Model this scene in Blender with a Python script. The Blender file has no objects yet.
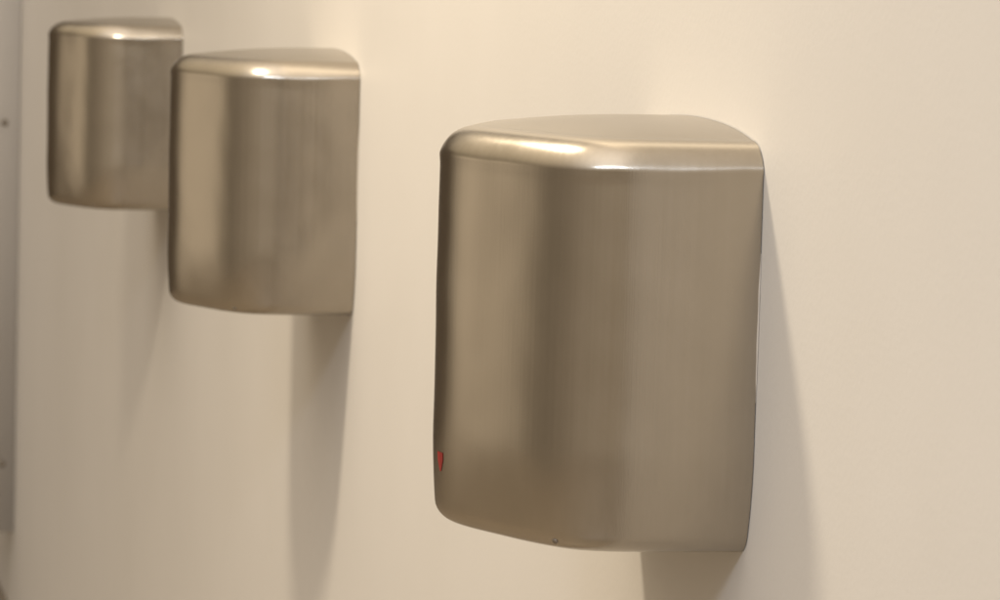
import bpy, bmesh, math, random
from mathutils import Vector, noise, Matrix

random.seed(4)
S = bpy.context.scene
COL = S.collection

# ------------------------------------------------------------------ helpers
def link(o, parent=None):
    COL.objects.link(o)
    if parent is not None:
        o.parent = parent
    return o

def mesh_obj(name, bm, mats, parent=None, smooth=True):
    bmesh.ops.recalc_face_normals(bm, faces=bm.faces)
    me = bpy.data.meshes.new(name)
    for f in bm.faces:
        f.smooth = smooth
    bm.to_mesh(me); bm.free()
    for m in (mats if isinstance(mats, (list, tuple)) else [mats]):
        me.materials.append(m)
    return link(bpy.data.objects.new(name, me), parent)

def tag(o, label=None, cat=None, group=None, kind=None):
    if label: o['label'] = label
    if cat: o['category'] = cat
    if group: o['group'] = group
    if kind: o['kind'] = kind

def box(bm, x0, x1, y0, y1, z0, z1, bev=0.0):
    r = bmesh.ops.create_cube(bm, size=1)
    for v in r['verts']:
        v.co = Vector(((x0 + x1) / 2 + v.co.x * (x1 - x0), (y0 + y1) / 2 + v.co.y * (y1 - y0), (z0 + z1) / 2 + v.co.z * (z1 - z0)))
    if bev:
        es = list({e for v in r['verts'] for e in v.link_edges})
        bmesh.ops.bevel(bm, geom=es, offset=bev, segments=2, affect='EDGES')

# ------------------------------------------------------------------ materials
def new_mat(name):
    m = bpy.data.materials.new(name); m.use_nodes = True
    nt = m.node_tree
    return m, nt, nt.nodes['Principled BSDF']

def N(nt, t, **kw):
    n = nt.nodes.new(t)
    for k, v in kw.items():
        if k in n.inputs: n.inputs[k].default_value = v
        else: setattr(n, k, v)
    return n

def ramp(nt, a, b, ca, cb):
    r = nt.nodes.new('ShaderNodeValToRGB')
    r.color_ramp.elements[0].position = a; r.color_ramp.elements[0].color = ca
    r.color_ramp.elements[1].position = b; r.color_ramp.elements[1].color = cb
    return r

def g(v): return (v, v, v, 1)

def mat_steel():
    m, nt, b = new_mat('brushed_stainless_steel')
    L = nt.links.new
    tc0 = N(nt, 'ShaderNodeTexCoord'); oi = N(nt, 'ShaderNodeObjectInfo')
    tc = N(nt, 'ShaderNodeVectorMath', operation='ADD'); L(tc0.outputs['Object'], tc.inputs[0]); L(oi.outputs['Location'], tc.inputs[1])
    # grain runs up and down: fine across, long in z
    mp = N(nt, 'ShaderNodeMapping'); mp.inputs['Scale'].default_value = (900, 900, 5)
    L(tc.outputs[0], mp.inputs['Vector'])
    n1 = N(nt, 'ShaderNodeTexNoise', Scale=1.0, Detail=3.0, Roughness=0.6)
    L(mp.outputs[0], n1.inputs['Vector'])
    mp2 = N(nt, 'ShaderNodeMapping'); mp2.inputs['Scale'].default_value = (230, 230, 2.2)
    L(tc.outputs[0], mp2.inputs['Vector'])
    n2 = N(nt, 'ShaderNodeTexNoise', Scale=1.0, Detail=2.0)
    L(mp2.outputs[0], n2.inputs['Vector'])
    n3 = N(nt, 'ShaderNodeTexNoise', Scale=16.0, Detail=4.0, Roughness=0.6)
    L(tc.outputs[0], n3.inputs['Vector'])
    c1 = ramp(nt, .3, .7, (STEEL[0]*.92, STEEL[1]*.92, STEEL[2]*.91, 1), (*STEEL, 1))
    mx = N(nt, 'ShaderNodeMix', data_type='FLOAT'); mx.inputs['Factor'].default_value = .5
    L(n2.outputs[0], mx.inputs[2]); L(n3.outputs[0], mx.inputs[3])
    L(mx.outputs[0], c1.inputs[0]); L(c1.outputs[0], b.inputs['Base Color'])
    r = N(nt, 'ShaderNodeMapRange'); r.inputs['To Min'].default_value = ROUGH - .05; r.inputs['To Max'].default_value = ROUGH + .07
    L(mx.outputs[0], r.inputs['Value']); L(r.outputs[0], b.inputs['Roughness'])
    bp = N(nt, 'ShaderNodeBump', Strength=.07, Distance=.0006)
    L(n1.outputs[0], bp.inputs['Height']); L(bp.outputs[0], b.inputs['Normal'])
    b.inputs['Metallic'].default_value = 1.0
    b.inputs['Anisotropic'].default_value = 0.0
    return m

def mat_paint(name, ca, cb, rough, scale=1.6, bump=.05, bscale=160):
    m, nt, b = new_mat(name)
    L = nt.links.new
    tc = N(nt, 'ShaderNodeTexCoord')
    n1 = N(nt, 'ShaderNodeTexNoise', Scale=scale, Detail=5.0, Roughness=.6)
    L(tc.outputs['Object'], n1.inputs['Vector'])
    c = ramp(nt, .32, .68, (*ca, 1), (*cb, 1))
    L(n1.outputs[0], c.inputs[0]); L(c.outputs[0], b.inputs['Base Color'])
    n2 = N(nt, 'ShaderNodeTexNoise', Scale=bscale, Detail=3.0)
    L(tc.outputs['Object'], n2.inputs['Vector'])
    n4 = N(nt, 'ShaderNodeTexNoise', Scale=5.0, Detail=2.0)
    L(tc.outputs['Object'], n4.inputs['Vector'])
    ad = N(nt, 'ShaderNodeMath', operation='MULTIPLY_ADD'); ad.inputs[1].default_value = 3.0
    L(n4.outputs[0], ad.inputs[0]); L(n2.outputs[0], ad.inputs[2])
    bp = N(nt, 'ShaderNodeBump', Strength=bump, Distance=.002)
    L(ad.outputs[0], bp.inputs['Height']); L(bp.outputs[0], b.inputs['Normal'])
    b.inputs['Roughness'].default_value = rough
    return m

def mat_flat(name, col, rough=.5, metal=0.0, var=.12):
    m, nt, b = new_mat(name)
    tc = N(nt, 'ShaderNodeTexCoord')
    n1 = N(nt, 'ShaderNodeTexNoise', Scale=60.0, Detail=3.0)
    nt.links.new(tc.outputs['Object'], n1.inputs['Vector'])
    c = ramp(nt, .3, .7, (*[x * (1 - var) for x in col], 1), (*col, 1))
    nt.links.new(n1.outputs[0], c.inputs[0]); nt.links.new(c.outputs[0], b.inputs['Base Color'])
    b.inputs['Roughness'].default_value = rough; b.inputs['Metallic'].default_value = metal
    return m

STEEL = (.445, .402, .342)
ROUGH = .22
M_STEEL = mat_steel()
M_WALL = mat_paint('cream_wall_paint', (.662, .636, .597), (.692, .666, .63), .55, bump=.09)
M_PANEL = mat_paint('grey_panel_laminate', (.58, .555, .53), (.62, .595, .57), .4, scale=3, bump=.02)
M_FLOOR = mat_paint('brown_floor', (.22, .185, .14), (.28, .235, .18), .45, scale=5, bump=.03)
M_ENDWALL = mat_paint('brown_end_wall', (.10, .075, .05), (.13, .10, .07), .6)
M_DARK = mat_flat('dark_back_plate', (.16, .14, .115), .6)
M_SEAL = mat_flat('pale_sealant', (.56, .51, .44), .6)
M_RED = mat_flat('deep_red_print', (.33, .022, .018), .4)
M_RED2 = mat_flat('light_red_print', (.26, .016, .014), .4)
M_SCREW = mat_flat('dark_screw', (.24, .205, .165), .45, .5)

# ------------------------------------------------------------------ the setting
XF, XN = -6.68, 14.0          # far end of the tiled run, near end behind the camera
FLOOR = -1.33
CEIL = 3.0
bm = bmesh.new(); box(bm, -8.5, XN, 0.0, .12, FLOOR, CEIL)
wall = mesh_obj('wall', bm, M_WALL, smooth=False); tag(wall, kind='structure')
bm = bmesh.new(); box(bm, -8.62, -8.504, -7.0, .12, FLOOR, CEIL)
ew = mesh_obj('end_wall', bm, M_ENDWALL, smooth=False); tag(ew, kind='structure')
bm = bmesh.new(); box(bm, -8.62, XN, -7.0, .12, FLOOR - .1, FLOOR - .004)
fl = mesh_obj('floor', bm, M_FLOOR, smooth=False); tag(fl, kind='structure')

# ------------------------------------------------------------------ partition panel
pp = link(bpy.data.objects.new('partition_panel', None)); pp.location = (XF, 0, FLOOR + .22)
tag(pp, 'pale grey upright partition panel with small dark fixings at the far left end of the wall', 'partition')
bm = bmesh.new(); box(bm, -.02, 0, -.5, -.001, 0, 2.1, .002)
mesh_obj('board', bm, M_PANEL, pp)
for z, dy in ((.183, -.034), (1.09, -.039)):
    bm = bmesh.new()
    bmesh.ops.create_cone(bm, cap_ends=True, segments=20, radius1=.0095, radius2=.007, depth=.006,
                          matrix=Matrix.Translation((.003, dy, z)) @ Matrix.Rotation(math.pi / 2, 4, 'Y'))
    mesh_obj('fixing_screw', bm, M_SCREW, pp)

# ------------------------------------------------------------------ hand dryer
H, W, D = .33, .18667, .21195
RT, RV, RB, BT, CROWN = .0330, .0245, .015, .0147, .0103
HT = H - CROWN               # top of the rounded edge; the lid is domed above it

def bspline(C, n=16):
    out = []
    for i in range(len(C) - 3):
        for k in range(n):
            t = k / n
            b = ((1 - t) ** 3 / 6, (3 * t ** 3 - 6 * t * t + 4) / 6, (-3 * t ** 3 + 3 * t * t + 3 * t + 1) / 6, t ** 3 / 6)
            out.append(C[i] * b[0] + C[i + 1] * b[1] + C[i + 2] * b[2] + C[i + 3] * b[3])
    out.append((C[-3] + C[-2] * 4 + C[-1]) / 6)
    return out

def plan():
    a = [Vector((W * u, D * v)) for u, v in ((.978, .4152), (.948, .690), (.4215, .8883))]
    p0 = Vector((W, 0)); tip = Vector((0, (6 * D - 2 * a[2].y) / 4))
    h = bspline([2 * p0 - a[0], p0] + a + [tip, Vector((-a[2].x, a[2].y))])
    return h + [Vector((-p.x, p.y)) for p in reversed(h[:-1])]

PLAN = plan()
GAP = .0007                       # the shell stands this far off the wall

def surf(p, off, z):
    """point of the shell: plan point p moved in by off, at height z"""
    fo = off - .7 * taper(z)                 # the flanks draw in towards the foot, the nose hardly does
    return Vector((p.x * (1 - off / W), -max(p.y * (1 - fo / D), 0) - GAP, z))

def taper(z):
    zl = .25 * H
    return BT * max(0, (zl - z) / zl) ** 2

def profile():
    pr = []
    for k in range(9):
        a = math.pi / 2 * (1 - k / 8)
        z = RB - RB * math.sin(a)
        pr.append((taper(z) + RB * (1 - math.cos(a)), z))
    n = 46
    for k in range(1, n + 1):
        z = RB + (HT - RV - RB) * k / n
        pr.append((taper(z), z))
    m = 30
    for k in range(1, m + 1):
        a = math.pi / 2 * k / m
        pr.append((RT * (1 - math.cos(a)), HT - RV + RV * math.sin(a)))
    return pr

def shell_mesh():
    bm = bmesh.new()
    pr = profile(); rings = []
    for off, z in pr:
        ring = []
        for i, p in enumerate(PLAN):
            s = i / (len(PLAN) - 1)
            # pressed edge: a slight swelling where the top radius starts, not quite straight
            zs = HT - RV + .002 + .0055 * noise.noise((s * 9, 1.7, 0)) + .001 * noise.noise((s * 31, 4.2, 0))
            o = off - .0006 * math.exp(-((z - zs) / .0045) ** 2) + .0004 * math.exp(-((z - zs - .011) / .005) ** 2)
            # sheet metal is never dead flat
            o += .0007 * noise.noise((p.x * 9, p.y * 9 + 3, z * 7)) + .00035 * noise.noise((p.x * 26, p.y * 26, z * 22))
            ring.append(bm.verts.new(surf(p, o, z)))
        rings.append(ring)
    # top: slightly domed
    off, z = pr[-1]
    for k in range(1, 13):
        f = 1 - k / 13
        rings.append([bm.verts.new(surf(p * f, off * f, z + CROWN * (1 - f * f))) for p in PLAN])
    for a, b in zip(rings, rings[1:]):
        for i in range(len(PLAN) - 1):
            bm.faces.new((a[i], a[i + 1], b[i + 1], b[i]))
    c = bm.verts.new((0, -GAP, HT + CROWN))
    for i in range(len(PLAN) - 1):
        bm.faces.new((rings[-1][i], rings[-1][i + 1], c))
    # underside with the raised lip round the air outlet
    low = rings[0]; prev = low
    for f, dz in ((.93, .0), (.9, .006), (.0, .006)):
        if f:
            cur = [bm.verts.new((v.co.x * f, (v.co.y + .09) * f - .09, v.co.z + dz)) for v in low]
            for i in range(len(PLAN) - 1):
                bm.faces.new((prev[i], prev[i + 1], cur[i + 1], cur[i]))
            prev = cur
        else:
            bm.faces.new(prev)
    # turned-in rear flange
    edge = [r[0] for r in rings] + [r[-1] for r in reversed(rings)]
    return bm

def point_at(s, z, lift=0.0):
    """a point on the shell at plan parameter s (0..1) and height z, with its outward normal"""
    x = s * (len(PLAN) - 1); i = min(int(x), len(PLAN) - 2); f = x - i
    p = PLAN[i].lerp(PLAN[i + 1], f); t = (PLAN[i + 1] - PLAN[i]).normalized()
    off = taper(z) if z > RB else taper(z) + RB * (1 - math.cos(math.asin(min(1, (RB - z) / RB))))
    q = surf(p, off, z); n = Vector((t.y, t.x, 0))
    if n.dot(Vector((q.x, q.y + .06, 0))) < 0: n = -n
    return q + n * lift, n

def strip(bm, pts, r, seg=6):
    rings = []
    for i, (p, rr) in enumerate(zip(pts, r)):
        rings.append([bm.verts.new(p + Vector((math.cos(a) * rr, -abs(math.sin(a)) * rr * .9 if math.sin(a) > 0 else 0, 0)))
                      for a in [2 * math.pi * k / seg for k in range(seg)]])
    for a, b in zip(rings, rings[1:]):
        for k in range(seg):
            bm.faces.new((a[k], a[(k + 1) % seg], b[(k + 1) % seg], b[k]))
    bm.faces.new(rings[0]); bm.faces.new(rings[-1])

def make_dryer():
    root = link(bpy.data.objects.new('hand_dryer', None))
    mesh_obj('shell', shell_mesh(), M_STEEL, root)
    # back plate: fills the outline just inside the shell, dark line along the wall
    bm = bmesh.new()
    out = []
    for off, z in profile()[4:]:
        out.append((W - off) * .985 - 0.0)
    zs = [z for _, z in profile()[4:]]
    f0 = [bm.verts.new((x, -.0004, z)) for x, z in zip(out, zs)] + [bm.verts.new((-x, -.0004, z)) for x, z in reversed(list(zip(out, zs)))]
    face = bm.faces.new(f0)
    ex = bmesh.ops.extrude_face_region(bm, geom=[face])
    for v in ex['geom']:
        if isinstance(v, bmesh.types.BMVert): v.co.y = -.0075
    mesh_obj('back_plate', bm, M_DARK, root, smooth=False)
    # sealant squeezed out of the gap, patchy
    for sgn in (1,):
        bm = bmesh.new(); pts, rr = [], []
        for k in range(60):
            z = .12 + .115 * k / 59
            x = W - taper(z)
            pts.append(Vector((sgn * (x - .0002), -.0003, z)))
            rr.append(max(.0003, .0014 + .0008 * noise.noise((z * 45, 2.0, 0)) - .0016 * abs(2 * k / 59 - 1) ** 4))
        strip(bm, pts, rr, 8)
        mesh_obj('sealant_bead', bm, M_SEAL, root)
    # red two-tone flame print low on the nose
    bm = bmesh.new()
    nz, ns = 12, 10
    grid = []
    for j in range(nz + 1):
        v = j / nz
        z = EM_Z0 + (EM_Z1 - EM_Z0) * v
        half = EM_W * (.16 + .84 * min(1, v * 1.6) ** .8)
        c = EM_S - EM_W * .12 * (1 - v)
        grid.append([bm.verts.new(point_at(c + half * (2 * i / ns - 1), z, .0004)[0]) for i in range(ns + 1)])
    for j in range(nz):
        for i in range(ns):
            f = bm.faces.new((grid[j][i], grid[j][i + 1], grid[j + 1][i + 1], grid[j + 1][i]))
            f.material_index = 1 if i < 5 + (1 if j > 8 else 0) - (1 if j < 3 else 0) else 0
    mesh_obj('emblem', bm, [M_RED, M_RED2], root)
    # small recessed screw at the lower corner
    q, n = point_at(SC_S, .0075, 0)
    bm = bmesh.new()
    rot = (n + Vector((0, 0, -.55))).normalized().to_track_quat('Z', 'Y').to_matrix().to_4x4()
    bmesh.ops.create_cone(bm, cap_ends=True, segments=18, radius1=.0027, radius2=.0022, depth=.002, matrix=Matrix.Translation(q + n * .0002) @ rot)
    mesh_obj('screw', bm, M_SCREW, root)
    return root

EM_S, EM_W, EM_Z0, EM_Z1 = .4765, .0095, .043, .0585
SC_S = .262

proto = make_dryer()
LBL = ['largest and nearest brushed steel hand dryer, rightmost, with a red mark near its lower edge',
       'middle brushed steel hand dryer, partly hiding the farthest one',
       'smallest and farthest brushed steel hand dryer, at the upper left']
GRP = 'brushed steel hand dryers in a row on the wall'
for k, x in enumerate((0, -1.7629, -3.5059)):
    if k == 0:
        r = proto
    else:
        r = proto.copy(); link(r)
        for ch in list(proto.children):
            if ch.name == 'emblem': continue      # only the near one shows a red mark
            c = ch.copy(); link(c, r)
    r.location = (x, 0, 0)
    tag(r, LBL[k], 'hand dryer', GRP)

# ------------------------------------------------------------------ light
def lamp(name, kind, loc, power, col, target=None, **kw):
    d = bpy.data.lights.new(name, kind); d.energy = power; d.color = col
    for k, v in kw.items(): setattr(d, k, v)
    o = link(bpy.data.objects.new(name, d)); o.location = loc
    if target is not None:
        o.rotation_euler = (Vector(target) - Vector(loc)).to_track_quat('-Z', 'Y').to_euler()
    return o

lamp('ceiling_downlight', 'POINT', (-1.05, -1.0, 2.05), 196, (1.0, .86, .66), shadow_soft_size=.15)
lamp('cool_fill_light', 'AREA', (3.7, -1.6, 2.55), 66, (.86, .99, 1.20), (.6, 0, .1), shape='RECTANGLE', size=2.6, size_y=.45)  # unseen fill lamp, added to cool the wall and brighten the seam line

w = bpy.data.worlds.new('World'); S.world = w; w.use_nodes = True
nt = w.node_tree; L = nt.links.new
bg = nt.nodes['Background']
tc = N(nt, 'ShaderNodeTexCoord')
sx = N(nt, 'ShaderNodeSeparateXYZ'); L(tc.outputs['Generated'], sx.inputs[0])
# glow lobes stand in for the mirrored room, with added fill from above
def lobe(vec, p, col, k):
    v = Vector(vec).normalized()
    d = N(nt, 'ShaderNodeVectorMath', operation='DOT_PRODUCT'); d.inputs[1].default_value = v
    L(tc.outputs['Generated'], d.inputs[0])
    mx = N(nt, 'ShaderNodeMath', operation='MAXIMUM'); mx.inputs[1].default_value = 0; L(d.outputs['Value'], mx.inputs[0])
    pw = N(nt, 'ShaderNodeMath', operation='POWER'); pw.inputs[1].default_value = p; L(mx.outputs[0], pw.inputs[0])
    ml = N(nt, 'ShaderNodeVectorMath', operation='SCALE'); ml.inputs[0].default_value = [c * k for c in col]
    L(pw.outputs[0], ml.inputs['Scale'])
    return ml.outputs[0]
acc = None
for vec, p, col, k in (((-.57, -.82, -.05), 60, (1, .83, .62), .86),
                       ((1, -.12, -.05), 3, (1, .80, .55), .40),
                       ((.25, -.97, -.05), 4, (1, .81, .60), .27),
                       ((0, 0, 1), 1.6, (1, .86, .70), 1.18),
                       ((-.5, -.55, .67), 6, (1, .79, .47), .46),
                       ((.5, -.3, .8), 5, (1, .97, .93), .90)):
    o = lobe(vec, p, col, k)
    if acc is None: acc = o
    else:
        a = N(nt, 'ShaderNodeVectorMath', operation='ADD'); L(acc, a.inputs[0]); L(o, a.inputs[1]); acc = a.outputs[0]
a = N(nt, 'ShaderNodeVectorMath', operation='ADD'); L(acc, a.inputs[0]); a.inputs[1].default_value = (.06, .046, .031)
L(a.outputs[0], bg.inputs['Color']); bg.inputs['Strength'].default_value = 1.0

# ------------------------------------------------------------------ camera
cam = bpy.data.cameras.new('camera'); co = link(bpy.data.objects.new('camera', cam))
F = Vector((-.97207071, .21412601, -.09606554)); R = Vector((.21244573, .97678551, .02751159)); U = Vector((-.09972637, -.0063345, .99499474))
m = Matrix((R, U, -F)).transposed().to_4x4(); m.translation = Vector((2.80322, -0.77973, 0.45681))
co.matrix_world = m
cam.lens = 3577.145 / 1000 * 36; cam.sensor_width = 36; cam.sensor_fit = 'HORIZONTAL'
cam.clip_start = .05; cam.clip_end = 60
cam.dof.use_dof = True; cam.dof.focus_distance = 2.9; cam.dof.aperture_fstop = 16
S.camera = co
S.view_settings.view_transform = 'Standard'; S.view_settings.look = 'None'
S.view_settings.exposure = .10; S.view_settings.gamma = 1
